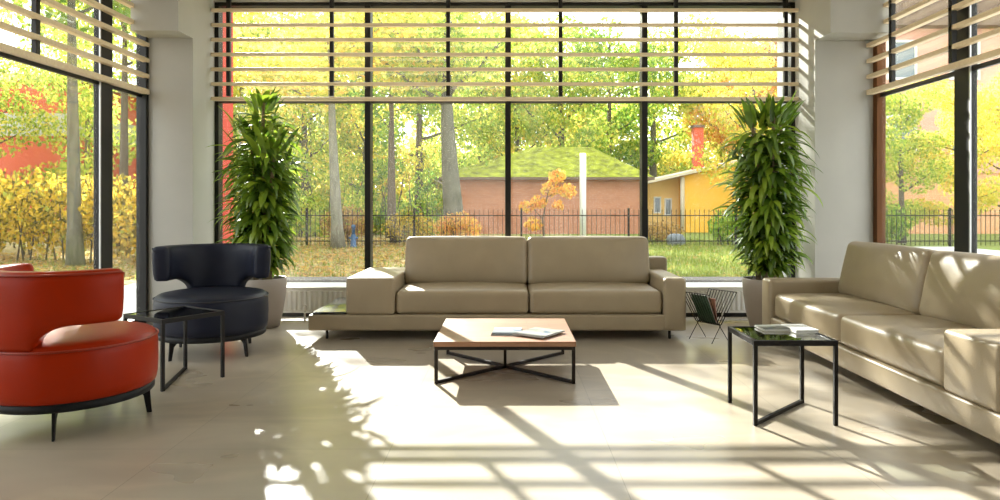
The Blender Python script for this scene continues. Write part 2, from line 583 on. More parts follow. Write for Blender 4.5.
structure(MB().box(-3.95, 4.05, REAR - 0.2, REAR, 0, 3.62).build('wall_rear', M['plaster']), 'plain wall behind the viewer')
mb = MB().box(-3.82, -3.25, 7.22, 7.86, 0, 3.62)
mb.box(-3.72, -3.25, 6.90, 7.22, 2.96, 3.62)
structure(mb.build('column_left', M['plaster']), 'pale plaster column with a deep capital in the left corner')
mb = MB().box(3.18, 3.88, 7.25, 7.86, 0, 3.62)
mb.box(3.18, 3.80, 6.90, 7.25, 2.94, 3.62)
structure(mb.build('column_right', M['plaster']), 'pale plaster column with a deep capital in the right corner')

def empty_structure(name, label):
    o = bpy.data.objects.new(name, None)
    COL.objects.link(o)
    o['label'] = label
    return structure(o)

# back window: frame, four panes, three mullions
w1 = empty_structure('window_1', 'wide four-pane window behind the long sofa')
mb = MB()
mb.box(-3.25, 3.18, YB - 0.06, YB + 0.06, 3.445, 3.485)
mb.box(-3.25, 3.18, YB - 0.06, YB + 0.06, 0.0, 0.075)
mb.box(-3.25, -3.205, YB - 0.06, YB + 0.06, 0.075, 3.445)
mb.box(3.135, 3.18, YB - 0.06, YB + 0.06, 0.075, 3.445)
bevel(mb.build('frame', M['frame'], w1), 0.004)
MULL = (-1.55, 0.0, 1.51)
for x in MULL:
    bevel(MB().box(x - 0.032, x + 0.032, YB - 0.09, YB + 0.06, 0.075, 3.445).build('mullion', M['frame'], w1), 0.004)
bevel(MB().box(-3.205, 3.135, YB - 0.05, YB + 0.03, 2.374, 2.40).build('transom', M['frame'], w1), 0.004)
edges = [-3.205] + [v for x in MULL for v in (x - 0.032, x + 0.032)] + [3.135]
for i in range(4):
    MB().box(edges[2 * i], edges[2 * i + 1], YB - 0.004, YB + 0.004, 0.075, 3.445).build('pane', M['glass'], w1)

# side windows
def side_window(name, label, x, out, posts, ya, yb, jamb):
    w = empty_structure(name, label)
    x0, x1 = (x - 0.04, x + 0.04)
    mb = MB()
    mb.box(x0, x1, ya, yb, 3.44, 3.62)
    mb.box(x0, x1, ya, yb, 0.0, 0.09)
    mb.box(x0, x1, ya, ya + 0.06, 0.09, 3.44)
    bevel(mb.build('frame', M['frame'], w), 0.004)
    xa, xb = (x0, x + 0.065) if out < 0 else (x - 0.05, x1)
    bevel(MB().box(xa, xb, jamb[0], jamb[1], 0.09, 3.44).build('jamb', jamb[2], w), 0.004)
    mb = MB().box(x0 + 0.02, x1 - 0.02, ya + 0.06, jamb[0], 2.345, 2.385)
    bevel(mb.build('transom', M['frame'], w), 0.004)
    for p in posts:
        m = bevel(MB().box(x - 0.03, x + 0.03, p - 0.105, p + 0.105, 0.09, 3.44).build('mullion', M['frame'], w), 0.004)
        xi = x - out * 0.03
        MB().box(min(xi, xi - out * 0.012), max(xi, xi - out * 0.012), p - 0.12, p - 0.106, 0.09, 3.44).build('aluminium_strip', M['alu'], m)
    ee = [ya + 0.06] + [v for p in posts for v in (p - 0.105, p + 0.105)] + [jamb[0]]
    for i in range(len(ee) // 2):
        MB().box(x - 0.004, x + 0.004, ee[2 * i], ee[2 * i + 1], 0.09, 3.44).build('pane', M['glass'], w)
    return w
side_window('window_2', 'tall side window behind the orange and navy chairs', GL_, -1, (0.9, 2.8, 4.7, 6.52), 0.4, 7.22, (7.17, 7.22, M['frame']))
side_window('window_3', 'tall side window behind the sofa on the right', GR__, 1, (0.9, 2.6, 4.25, 5.86), 0.4, 7.25, (7.17, 7.25, M['jamb']))

# red outside reveals
structure(MB().box(-3.32, -3.235, YB + 0.06, 8.24, 0, 3.6).build('trim_1', M['red_cladding']), 'red cladding outside the left end of the big window')
structure(MB().box(3.17, 3.25, YB + 0.06, 8.24, 0, 3.6).build('trim_2', M['grey_band']), 'pale cladding outside the right end of the big window')

# ------------------------------------------------------------------ slatted blinds
def slat_z(i):
    return 2.40 + 0.1615 * i
b = thing('slatted_blind', 'long blond wood slatted blind across the top of the big window', 'blind', (0, 7.66, 2.40), group='wooden slat blinds')
for i in range(7):
    z = slat_z(i)
    th, da, db = (0.036, -0.02, 0.02) if i else (0.038, -0.02, 0.045)
    bevel(MB().box(-3.245, 3.175, da, db, z - 2.40 - th / 2, z - 2.40 + th / 2).build('slat', M['slat'], b), 0.003)
for x in (-3.06, -1.93, -0.655, 0.575, 1.84, 3.04):
    bevel(MB().box(x - 0.021, x + 0.021, -0.012, 0.035, 0.03, 1.21).build('hanger', M['frame'], b), 0.002)

def side_blind(label, x, hang, ya, yb):
    b = thing('slatted_blind', label, 'blind', (x, 0, 2.40), group='wooden slat blinds')
    for i in range(7):
        z = slat_z(i) - 2.40
        th = 0.040 if i else 0.052
        bevel(MB().box(-0.03, 0.03, ya, yb, z - th / 2, z + th / 2).build('slat', M['slat'], b), 0.003)
    for y in hang:
        bevel(MB().box(-0.03, 0.012, y - 0.025, y + 0.025, 0.03, 1.10).build('hanger', M['frame'], b), 0.002)
    return b
side_blind('blond wood slatted blind along the side window behind the orange chair', XL - 0.015, (5.52, 3.9, 2.2), 0.5, 7.2)
side_blind('blond wood slatted blind along the side window above the right sofa', XR - 0.05, (6.78, 5.86, 4.2, 2.5), 0.5, 7.23)

# ------------------------------------------------------------------ sofas
def make_sofa(label, fn, mirror, name='sofa', loc=(0, 0, 0)):
    """local x along the width (0..3.46), y depth (0..1.1), laid out by fn into the room"""
    s = thing(name, label, 'sofa', loc)
    def put(mb, nm, mat, parent=s, bev=None):
        mb.v = [Vector(fn(*p)) for p in mb.v]
        o = mb.build(nm, mat, parent, weld=True, flip=mirror)
        return o
    L = M['leather']
    # platform
    put(MB().rbox((1.73, 0.53, 0.1625), (1.73, 0.53, 0.0725), 0.018, (0, 0.004, 0), 8), 'base', L)
    # shelf at the open end
    sh = MB().rbox((0.19, 0.52, 0.2475), (0.155, 0.50, 0.0125), 0.004, n=1)
    put(sh, 'shelf', M['smoked'])
    # wide arm
    put(MB().rbox((0.567, 0.55, 0.405), (0.2225, 0.55, 0.1695), 0.028, (0.006, 0.006, 0.006), 6), 'arm', L)
    # slim arm, down to the base underside
    put(MB().rbox((3.358, 0.54, 0.33), (0.103, 0.555, 0.242), 0.035, (0.004, 0.006, 0.0), 6), 'arm', L)
    # back rest body
    put(MB().rbox((2.13, 1.02, 0.465), (1.37, 0.10, 0.23), 0.035, (0, 0.006, 0.004), 6), 'back_frame', L)
    # seat and back cushions
    for (xa, xb) in ((0.795, 2.022), (2.026, 3.252)):
        cx, hx = (xa + xb) / 2, (xb - xa) / 2
        seat = put(MB().rbox((cx, 0.46, 0.345), (hx - 0.003, 0.44, 0.108), 0.045, (0.004, 0.012, 0.022), 12), 'seat_cushion', L)
        zz = 0.345 + 0.05
        loop = [(cx + sx * (hx - 0.012), 0.46 + sy * 0.428, 0.345 - 0.085) for sx, sy in ((-1, -1), (1, -1), (1, 1), (-1, 1), (-1, -1))]
        put(MB().tube([Vector(p) + Vector((0, -0.002 if p[1] < 0.4 else 0.002, 0)) for p in loop], 0.005, 6), 'piping', M['piping'], seat)
        tilt = -0.22
        TB = T((cx, 0.735, 0.665), rx=tilt)
        back = put(MB().rbox((0, 0, 0), (hx + 0.001, 0.115, 0.245), 0.055, (0.006, 0.055, 0.012), 12, T=TB), 'back_cushion', L)
        lp = [TB @ Vector((sx * (hx - 0.022), -0.085, sz * 0.222)) for sx, sz in ((-1, -1), (1, -1), (1, 1), (-1, 1), (-1, -1))]
        put(MB().tube(lp, 0.005, 6), 'piping', M['piping'], back)
    for (x, y) in ((0.15, 0.10), (3.33, 0.10), (0.15, 0.96), (3.33, 0.96), (1.73, 0.96)):
        put(MB().lathe([(0.011, 0.0), (0.013, 0.006), (0.013, 0.1)], 12, T((x, y, 0))), 'leg', M['black_metal'])
    return s

make_sofa('long beige leather sofa in front of the big window', lambda x, y, z: (x - 1.83, y, z), False, loc=(0, 6.40, 0))
make_sofa('beige leather sofa along the right side window, sun patches on its back cushions',
          lambda x, y, z: (y, x - 1.83, z), True, loc=(2.36, 4.85, 0))

# ------------------------------------------------------------------ armchairs
def make_armchair(label, loc, facing, mat, pipe, leg_label=None):
    """built facing -Y; the back rest curves round +Y"""
    rz = math.atan2(facing[1], facing[0]) + PI / 2
    c = thing('armchair', label, 'armchair', loc, rz)
    R = 0.47
    # base ring
    MB().lathe([(0.40, 0.150), (0.445, 0.150), (0.452, 0.158), (0.452, 0.196), (0.42, 0.20)], 72).build('base_ring', M['dark_plastic'], c)
    # seat drum with a domed top
    prof = [(0.40, 0.192), (0.445, 0.194), (0.460, 0.205), (0.468, 0.25), (0.471, 0.34), (0.470, 0.43), (0.464, 0.468), (0.452, 0.490),
            (0.43, 0.503), (0.38, 0.513), (0.28, 0.522), (0.15, 0.527), (0.03, 0.528)]
    seat = MB().lathe(prof, 72).build('seat', mat, c)
    ring = [(0.468 * math.cos(a), 0.468 * math.sin(a), 0.474) for a in [2 * PI * k / 72 for k in range(73)]]
    MB().tube(ring, 0.0065, 6).build('piping', pipe, seat)
    # curved back rest
    half = math.radians(91)
    n = 96
    def lower(a):
        d = abs(math.degrees(a))
        lo, hi = 0.47, 0.605
        if d < 33:
            return lo
        if d > 58:
            return hi
        t = (d - 33) / 25
        return lo + (hi - lo) * math.sqrt(max(0, 1 - (1 - t) ** 2))
    mb = MB()
    ms = 28
    vs, fs = [], []
    topline_o, topline_i = [], []
    for i in range(n + 1):
        a = -half + 2 * half * i / n
        # rounded ends
        e = (half - abs(a)) * 0.41
        k = 1.0
        if e < 0.045:
            k = math.sqrt(max(0.0, 1 - ((0.045 - e) / 0.045) ** 2))
        zl, zh = lower(a), 0.895
        zc, hh = (zl + zh) / 2, (zh - zl) / 2
        hh = hh - 0.030 * (1 - k)
        th = 0.066 * (0.5 + 0.5 * k) if k > 0 else 0.033
        rc = 0.410
        rr = min(0.04, th * 0.8)
        for j in range(ms):
            # rounded rectangle section
            t = 2 * PI * (j + 0.5) / ms
            ct, st = math.cos(t), math.sin(t)
            m_ = (abs(ct) ** 7 + abs(st) ** 7) ** (-1 / 7)
            x_, z_ = ct * m_, st * m_
            lean = 0.014 * (z_ * hh + zc - 0.6) / 0.3
            rad = rc + x_ * th + lean + 0.006 * (1 - z_ * z_) * x_
            vs.append((rad * math.sin(a), rad * math.cos(a), zc + z_ * hh))
        zz = zh - 0.020 - 0.03 * (1 - k)
        topline_o.append(((rc + th + 0.012) * math.sin(a), (rc + th + 0.012) * math.cos(a), zz + 0.004))
        topline_i.append(((rc - th + 0.014) * math.sin(a), (rc - th + 0.014) * math.cos(a), zz + 0.006))
    for i in range(n):
        for j in range(ms):
            j2 = (j + 1) % ms
            fs.append((i * ms + j, (i + 1) * ms + j, (i + 1) * ms + j2, i * ms + j2))
    fs.append(tuple(range(ms)))
    fs.append(tuple(reversed([n * ms + j for j in range(ms)])))
    mb.add(vs, fs, True)
    back = mb.build('backrest', mat, c)
    bm = bmesh.new()
    bm.from_mesh(back.data)
    bmesh.ops.recalc_face_normals(bm, faces=bm.faces)
    bm.to_mesh(back.data)
    bm.free()
    MB().tube(topline_o, 0.006, 6).build('piping', pipe, back)
    # four blade legs
    c.scale = (0.955, 0.955, 1.0)
    for sx in (-1, 1):
        for sy in (-1, 1):
            mb = MB()
            # a plate that tapers downwards and splays outwards
            d = Vector((sx, sy, 0)).normalized()
            s = Vector((-d.y, d.x, 0))
            top_in, top_out = d * 0.335, d * 0.425
            bot_in, bot_out = d * 0.408, d * 0.437
            w0, w1_ = 0.009, 0.006
            vs = []
            for (p, z, w) in ((top_in, 0.152, w0), (top_out, 0.152, w0), (bot_out, 0.0, w1_), (bot_in, 0.0, w1_), (d * 0.390, 0.105, w0)):
                vs.append(Vector((p.x, p.y, z)) + s * w)
                vs.append(Vector((p.x, p.y, z)) - s * w)
            fs = [(0, 2, 4, 6, 8), (1, 9, 7, 5, 3), (0, 1, 3, 2), (2, 3, 5, 4), (4, 5, 7, 6), (6, 7, 9, 8), (8, 9, 1, 0)]
            mb.add(vs, fs)
            bevel(mb.build('leg', M['black_metal'], c), 0.003)
    return c
make_armchair('round orange armchair with a wraparound back, turned away from the viewer', (-2.535, 4.07, 0), (0.42, 0.9), M['orange'], M['orange_pipe'])
make_armchair('round navy blue armchair with a wraparound back, facing the room', (-2.50, 5.92, 0), (0.3, -0.95), M['navy'], M['navy_pipe'])

# ------------------------------------------------------------------ tables
def side_table(label, loc, rz, diag):
    """top a 0.475 square; front left corner at the origin; one floor bar runs along a diagonal"""
    t = thing('side_table', label, 'side table', loc, rz)
    S, H, w = 0.475, 0.48, 0.022
    mb = MB()
    mb.box(0, S, 0, w, H - 0.03, H).box(0, S, S - w, S, H - 0.03, H)
    mb.box(0, w, w, S - w, H - 0.03, H).box(S - w, S, w, S - w, H - 0.03, H)
    bevel(mb.build('top_frame', M['black_metal'], t), 0.002)
    bevel(MB().box(w, S - w, w, S - w, H - 0.012, H - 0.003).build('glass_top', M['table_glass'], t), 0.001)
    for x in (w / 2, S - w / 2):
        for y in (w / 2, S - w / 2):
            bevel(MB().box(x - w / 2, x + w / 2, y - w / 2, y + w / 2, 0, H - 0.03).build('leg', M['black_metal'], t), 0.002)
    (a, b_) = diag
    A = (w / 2 + a[0] * (S - w), w / 2 + a[1] * (S - w), 0.011)
    B = (w / 2 + b_[0] * (S - w), w / 2 + b_[1] * (S - w), 0.011)
    MB().bar(A, B, 0.02, 0.02).build('floor_bar', M['black_metal'], t)
    return t
side_table('low black side table with a glass top beside the orange armchair', (-2.30, 4.654, 0), math.atan2(0.406, 0.26), ((0, 0), (1, 1)))
side_table('low black side table with a glass top and papers on it', (1.385, 3.94, 0), 0.0, ((0, 0), (1, 1)))

ct = thing('coffee_table', 'low square coffee table with a pale wood top on a dark frame', 'coffee table', (-0.022, 5.35, 0))
S = 0.49
o = MB().rbox((0, 0, 0.277), (S + 0.005, S + 0.005, 0.018), 0.004, n=1).build('tabletop', M['table_wood'], ct, weld=True)
mb = MB()
w = 0.024
mb.box(-S, S, -S, -S + w, 0.235, 0.259).box(-S, S, S - w, S, 0.235, 0.259)
mb.box(-S, -S + w, -S + w, S - w, 0.235, 0.259).box(S - w, S, -S + w, S - w, 0.235, 0.259)
bevel(mb.build('top_frame', M['bronze_metal'], ct), 0.002)
for sx in (-1, 1):
    for sy in (-1, 1):
        x, y = sx * (S - w / 2), sy * (S - w / 2)
        bevel(MB().box(x - w / 2, x + w / 2, y - w / 2, y + w / 2, 0, 0.235).build('leg', M['bronze_metal'], ct), 0.002)
        MB().bar((x, y, 0.012), (0, 0, 0.012), 0.022, 0.022).build('cross_bar', M['bronze_metal'], ct)
MB().box(-0.011, 0.011, -0.011, 0.011, 0.023, 0.259).build('centre_post', M['bronze_metal'], ct)

# magazines
def magazine(label, corners, z, th, top, group=None):
    """closed magazine: pages between two covers, lying flat; three corners give its place"""
    a, b_, c_ = [Vector((*p, 0)) for p in corners]
    u, v = b_ - a, c_ - a
    m = thing('magazine', label, 'magazine', (a.x, a.y, z), math.atan2(u.y, u.x), group)
    W, H = u.length, v.length
    bevel(MB().box(0, W, 0, H, 0.0008, th - 0.0008).build('pages', M['paper'], m), 0.0006)
    MB().box(-0.001, W + 0.001, -0.001, H + 0.001, 0, 0.0008).build('back_cover', M['paper'], m)
    # front cover lifts a little along its free edge
    vs, fs = [], []
    for i in range(9):
        t = i / 8
        lift = 0.008 * max(0, t - 0.3) ** 2
        for y in (-0.001, H + 0.001):
            for zz in (0, 0.0008):
                vs.append((W * t + 0.001, y, th - 0.0008 + lift + zz))
    for i in range(8):
        k = i * 4
        fs += [(k, k + 2, k + 6, k + 4), (k + 1, k + 5, k + 7, k + 3), (k, k + 4, k + 5, k + 1), (k + 2, k + 3, k + 7, k + 6)]
    MB().add(vs, fs, True).build('front_cover', top, m)
    return m
TZ = 0.2955
magazine('closed magazine with a pale blue cover on the coffee table', ((-0.125, 5.07), (0.085, 5.055), (-0.095, 5.37)), TZ, 0.008, M['page_blue'])
magazine('larger magazine lying askew across the pale blue one', ((0.030, 5.075), (0.245, 4.925), (0.200, 5.335)), TZ + 0.0097, 0.008, M['page'])
GT = 0.4805
magazine('flat magazine at the back of the right side table', ((1.55, 4.23), (1.71, 4.235), (1.55, 4.39)), GT, 0.012, M['page'])
bk = thing('book', 'thick white book on the right side table', 'book', (1.715, 4.16, GT), 0.05)
bevel(MB().box(0.002, 0.135, 0.003, 0.207, 0.003, 0.017).build('pages', M['paper'], bk), 0.001)
mb = MB().box(0, 0.138, 0, 0.21, 0, 0.003).box(0, 0.138, 0, 0.21, 0.017, 0.020).box(-0.003, 0.0, 0, 0.21, 0, 0.020)
bevel(mb.build('cover', M['white_paint'], bk), 0.001)

# magazine rack: two leaning wire fans over four wire legs
rk_c = (1.84, 6.42)
rk = thing('magazine_rack', 'black wire magazine rack between the long sofa and the right plant', 'magazine rack', (rk_c[0], rk_c[1], 0), math.radians(32))
zb, zt, half_l = 0.16, 0.445, 0.165
for side in (-1, 1):
    mb = MB()
    for k in range(11):
        y = -half_l + 2 * half_l * k / 10
        mb.tube([(side * 0.018, y * 0.8, zb), (side * 0.185, y, zt)], 0.004, 6)
    mb.tube([(side * 0.185, -half_l, zt), (side * 0.185, half_l, zt)], 0.0035, 6)
    mb.tube([(side * 0.018, -half_l * 0.8, zb), (side * 0.018, half_l * 0.8, zb)], 0.0035, 6)
    mb.build('wire_side', M['black_metal'], rk)
mb = MB()
for k in range(9):
    y = (-half_l + 2 * half_l * k / 8) * 0.8
    mb.tube([(-0.018, y, zb), (0.018, y, zb)], 0.003, 6)
mb.build('wire_floor', M['black_metal'], rk)
for sx in (-1, 1):
    for sy in (-1, 1):
        MB().tube([(sx * 0.11, sy * 0.135, 0.0), (sx * -0.02, sy * half_l * 0.8, zb + 0.01), (sx * -0.03, sy * half_l * 0.82, zb + 0.03)], 0.0035, 6).build('leg', M['black_metal'], rk)
def rack_magazine(label, x0, lean, mat, y0, w, h):
    tm = T((rk_c[0], rk_c[1], 0), math.radians(32))
    m = thing('magazine', label, 'magazine', tm @ Vector((x0, y0, zb + 0.009)), math.radians(32))
    R_ = T((0, 0, 0), ry=lean)
    bevel(MB().box(-0.003, 0.003, 0, w, 0, h, R_).build('pages', M['paper'], m), 0.001)
    mb = MB().box(-0.0045, -0.003, -0.001, w, 0, h, R_).box(0.003, 0.0045, -0.001, w, 0, h, R_)
    mb.build('cover', mat, m)
rack_magazine('dark green magazine standing in the wire rack', -0.006, -0.44, M['cover_green'], -0.095, 0.19, 0.285)
rack_magazine('pink magazine standing in the wire rack', 0.006, -0.10, M['cover_pink'], -0.09, 0.18, 0.225)

# ------------------------------------------------------------------ radiators
def radiator(label, x0, x1):
    r = thing('radiator', label, 'radiator', ((x0 + x1) / 2, 7.60, 0), group='low white radiators under the big window')
    L = (x1 - x0) / 2
    bevel(MB().box(-L, L, -0.045, 0.045, 0.33, 0.352).build('top_grille', M['white_enamel'], r), 0.004)
    mb = MB().box(-L, L, -0.040, 0.040, 0.075, 0.33)
    n = int(2 * L / 0.055)
    for k in range(n):
        x = -L + 0.03 + k * 0.055
        mb.add([(x, -0.040, 0.10), (x + 0.012, -0.050, 0.11), (x + 0.028, -0.050, 0.11), (x + 0.04, -0.040, 0.10),
                (x, -0.040, 0.31), (x + 0.012, -0.050, 0.30), (x + 0.028, -0.050, 0.30), (x + 0.04, -0.040, 0.31)],
               [(0, 1, 5, 4), (1, 2, 6, 5), (2, 3, 7, 6), (0, 3, 2, 1), (4, 5, 6, 7)])
    mb.build('panel', M['white_enamel'], r)
    for x in (-L + 0.2, L - 0.2):
        bevel(MB().box(x - 0.02, x + 0.02, -0.03, 0.03, 0, 0.08).build('foot', M['white_enamel'], r), 0.003)
    return r
ra = radiator('low white radiator by the left plant', -2.95, -0.35)
rb = radiator('low white radiator by the right plant', 0.45, 3.05)
for r, x in ((ra, -0.55 + 0.02), (rb, 0.55)):
    mb = MB().tube([(x, -0.09, 0.0), (x, -0.09, 0.10), (x, -0.04, 0.13)], 0.010, 10)
    v = mb.build('valve_pipe', M['white_enamel'], r)
    MB().lathe([(0.018, 0.0), (0.02, 0.01), (0.02, 0.05), (0.014, 0.06)], 16, T((x, -0.09, 0.10))).build('valve_knob', M['white_enamel'], v)

# ------------------------------------------------------------------ potted plants
def potted_plant(label, loc, seed, height, widths, R_pot, canes):
    rnd = random.Random(seed)
    p = thing('potted_plant', label, 'potted plant', loc)
    prof = [(0.62 * R_pot, 0.0), (0.70 * R_pot, 0.008), (0.86 * R_pot, 0.16), (0.97 * R_pot, 0.34), (R_pot, 0.44), (0.985 * R_pot, 0.495), (0.965 * R_pot, 0.503),
            (0.93 * R_pot, 0.497), (0.92 * R_pot, 0.46), (0.90 * R_pot, 0.44)]
    pot = MB().lathe(prof, 64).build('pot', M['pot'], p)
    MB().lathe([(0.915 * R_pot, 0.445), (0.8 * R_pot, 0.456), (0.4 * R_pot, 0.462), (0.02, 0.465)], 40).build('soil', M['soil'], pot)
    tips = []
    for (cx, cy, h, lx, ly) in canes:
        pts = []
        for k in range(9):
            t = k / 8
            pts.append((cx + lx * t * t + 0.012 * math.sin(5 * t + cx * 30), cy + ly * t * t, 0.45 + (h - 0.45) * t))
        MB().tube(pts, [0.026 - 0.010 * k / 8 for k in range(9)], 10).build('cane', M['cane'], p)
        tips.append(pts)
    def half_width(z):
        for (za, wa), (zb_, wb) in zip(widths, widths[1:]):
            if z <= zb_:
                t = (z - za) / (zb_ - za)
                return wa + (wb - wa) * t
        return widths[-1][1]
    mb = MB()
    def leaf(base, az, el, L, W, droop, roll):
        vs, fs = [], []
        pos = Vector(base)
        nseg = 7
        e = el
        for i in range(nseg + 1):
            t = i / nseg
            wdt = W * (math.sin(PI * min(1, 0.10 + 0.90 * t) ** 0.8)) ** 0.8 if t < 1 else 0.001
            d = Vector((math.cos(e) * math.cos(az), math.cos(e) * math.sin(az), math.sin(e)))
            s = Vector((-math.sin(az), math.cos(az), 0))
            nrm = s.cross(d)
            s2 = s * math.cos(roll) + nrm * math.sin(roll)
            n2 = nrm * math.cos(roll) - s * math.sin(roll)
            vs += [pos - s2 * wdt / 2 - n2 * wdt * -0.12, pos, pos + s2 * wdt / 2 + n2 * wdt * 0.12]
            pos = pos + d * (L / nseg)
            e -= droop / nseg
        for i in range(nseg):
            k = i * 3
            fs += [(k, k + 1, k + 4, k + 3), (k + 1, k + 2, k + 5, k + 4)]
        mb.add(vs, fs, True)
    count = 0
    zlo = widths[0][0]
    for ci, pts in enumerate(tips):
        top = pts[-1][2]
        n = int((top - zlo) * 205)
        for k in range(n):
            z = zlo + (top - zlo) * (k + rnd.random()) / n
            t = max(0, min(0.999, (z - 0.45) / (top - 0.45))) * 8
            i = int(t)
            a, b_ = Vector(pts[i]), Vector(pts[min(8, i + 1)])
            base = a.lerp(b_, t - i)
            base.z = z
            az = k * 2.39996 + rnd.uniform(-0.4, 0.4) + ci
            hw = half_width(z) * rnd.uniform(0.70, 1.25)
            L = min(0.31, max(0.19, hw * 0.75))
            # twigs carry the leaf towards the outline
            push = max(0.0, hw - L * 0.80) * rnd.uniform(0.35, 1.0)
            off = Vector((math.cos(az), math.sin(az), 0)) * push
            base2 = Vector((base.x * 0.6, base.y * 0.6, z)) + off
            toptip = (top - z) < 0.14
            el = rnd.uniform(-0.35, 0.55) if not toptip else rnd.uniform(0.7, 1.4)
            leaf(base2, az, el, L * rnd.uniform(0.85, 1.15), rnd.uniform(0.046, 0.072), rnd.uniform(0.9, 1.7) if not toptip else rnd.uniform(0.3, 0.9), rnd.uniform(-0.4, 0.4))
            count += 1
    mb.build('foliage', M['plant_leaf'], p)
    return p
potted_plant('tall leafy potted plant behind the navy armchair', (-2.50, 7.12, 0), 3, 2.40,
             [(0.62, 0.26), (0.85, 0.36), (1.3, 0.41), (1.75, 0.43), (2.0, 0.38), (2.25, 0.24), (2.45, 0.10)], 0.24,
             [(0.02, 0.0, 2.30, 0.0, 0.0), (-0.07, 0.05, 2.02, -0.10, 0.05), (0.08, -0.03, 1.85, 0.08, -0.08), (0.0, 0.08, 1.60, 0.05, 0.10)])
potted_plant('tall leafy potted plant behind the right sofa arm', (2.62, 7.06, 0), 8, 2.30,
             [(0.60, 0.24), (0.85, 0.36), (1.3, 0.42), (1.75, 0.42), (2.05, 0.36), (2.22, 0.26), (2.40, 0.16)], 0.245,
             [(-0.02, 0.0, 2.12, -0.14, 0.0), (0.06, 0.05, 2.12, 0.12, 0.04), (0.02, -0.07, 2.16, 0.0, -0.06), (-0.06, 0.06, 1.70, -0.08, 0.08)])

# ------------------------------------------------------------------ outdoors: ground
mb = MB()
mb.add([(-60, -6, -0.03), (60, -6, -0.03), (60, 80, -0.03), (-60, 80, -0.03)], [(0, 1, 2, 3)])
g = mb.build('ground', M['ground'], origin=(0, 0, -0.03))
structure(g, 'lawn and leaf-strewn ground outside the windows')
mb = MB()
for (x0, x1, y0, y1) in ((-5.9, -3.96, -1, 11.2), (-3.96, 4.06, 8.26, 11.2), (4.06, 13.2, -1, 11.2), (7.6, 13.2, 11.2, 20.6)):
    mb.box(x0, x1, y0, y1, -0.1, -0.005)
structure(mb.build('paving_path', M['paving']), 'pale paving along the outside of the windows')
structure(MB().box(-5.9, 7.6, 11.2, 11.75, -0.1, 0.03).build('kerb', M['kerb']), 'dark kerb between paving and lawn')

# grass and fallen leaves, uncountable
rnd = random.Random(5)
mb = MB()
for i in range(26000):
    y = 11.8 + 13 * rnd.random() ** 1.4
    x = rnd.uniform(0.5, 7.6) if rnd.random() < 0.75 else rnd.uniform(-11, 0.5)
    h = rnd.uniform(0.05, 0.13)
    a = rnd.random() * PI
    w = rnd.uniform(0.008, 0.016)
    mb.add([(x - w * math.cos(a), y - w * math.sin(a), -0.03), (x + w * math.cos(a), y + w * math.sin(a), -0.03),
            (x + rnd.uniform(-.04, .04), y + rnd.uniform(-.04, .04), -0.03 + h)], [(0, 1, 2)])
tag(mb.build('grass', M['grass']), 'short bright grass of the lawn behind the big window', 'grass', kind='stuff')
mb = MB()
for i in range(9000):
    y = 11.8 + 14 * rnd.random() ** 1.2
    x = rnd.uniform(-13, -1.0) if rnd.random() < 0.85 else rnd.uniform(-1, 7)
    s = rnd.uniform(0.035, 0.075)
    R_ = Euler((rnd.uniform(-.5, .5), rnd.uniform(-.5, .5), rnd.random() * 6.28)).to_matrix().to_4x4()
    mb.add([(-s, 0, 0), (0, -s * .6, 0.012), (s, 0, 0), (0, s * .6, 0.012)], [(0, 1, 2, 3)], False, T((x, y, -0.005)) @ R_)
tag(mb.build('fallen_leaves', M['leaf_br']), 'brown and yellow fallen leaves strewn under the left trees', 'leaves', kind='stuff')

# ------------------------------------------------------------------ outdoors: trees
def leaf_quads(mb, rnd, blobs, n, size):
    tot = sum(b[3] ** 2 for b in blobs)
    for (x, y, z, r) in blobs:
        for k in range(int(n * r * r / tot)):
            while True:
                p = Vector((rnd.uniform(-1, 1), rnd.uniform(-1, 1), rnd.uniform(-1, 1)))
                if 0.05 < p.length < 1:
                    break
            p = p.normalized() * (p.length ** 0.6) * r
            p.z *= 0.75
            s = size * rnd.uniform(0.6, 1.3)
            R_ = Euler((rnd.random() * 6.28, rnd.random() * 6.28, rnd.random() * 6.28)).to_matrix()
            c = Vector((x, y, z)) + p
            q = [R_ @ Vector(v) * s + c for v in ((-.5, 0, 0), (-.05, -.3, .06), (.5, 0, 0), (-.05, .3, .06))]
            mb.add(q, [(0, 1, 2, 3)])

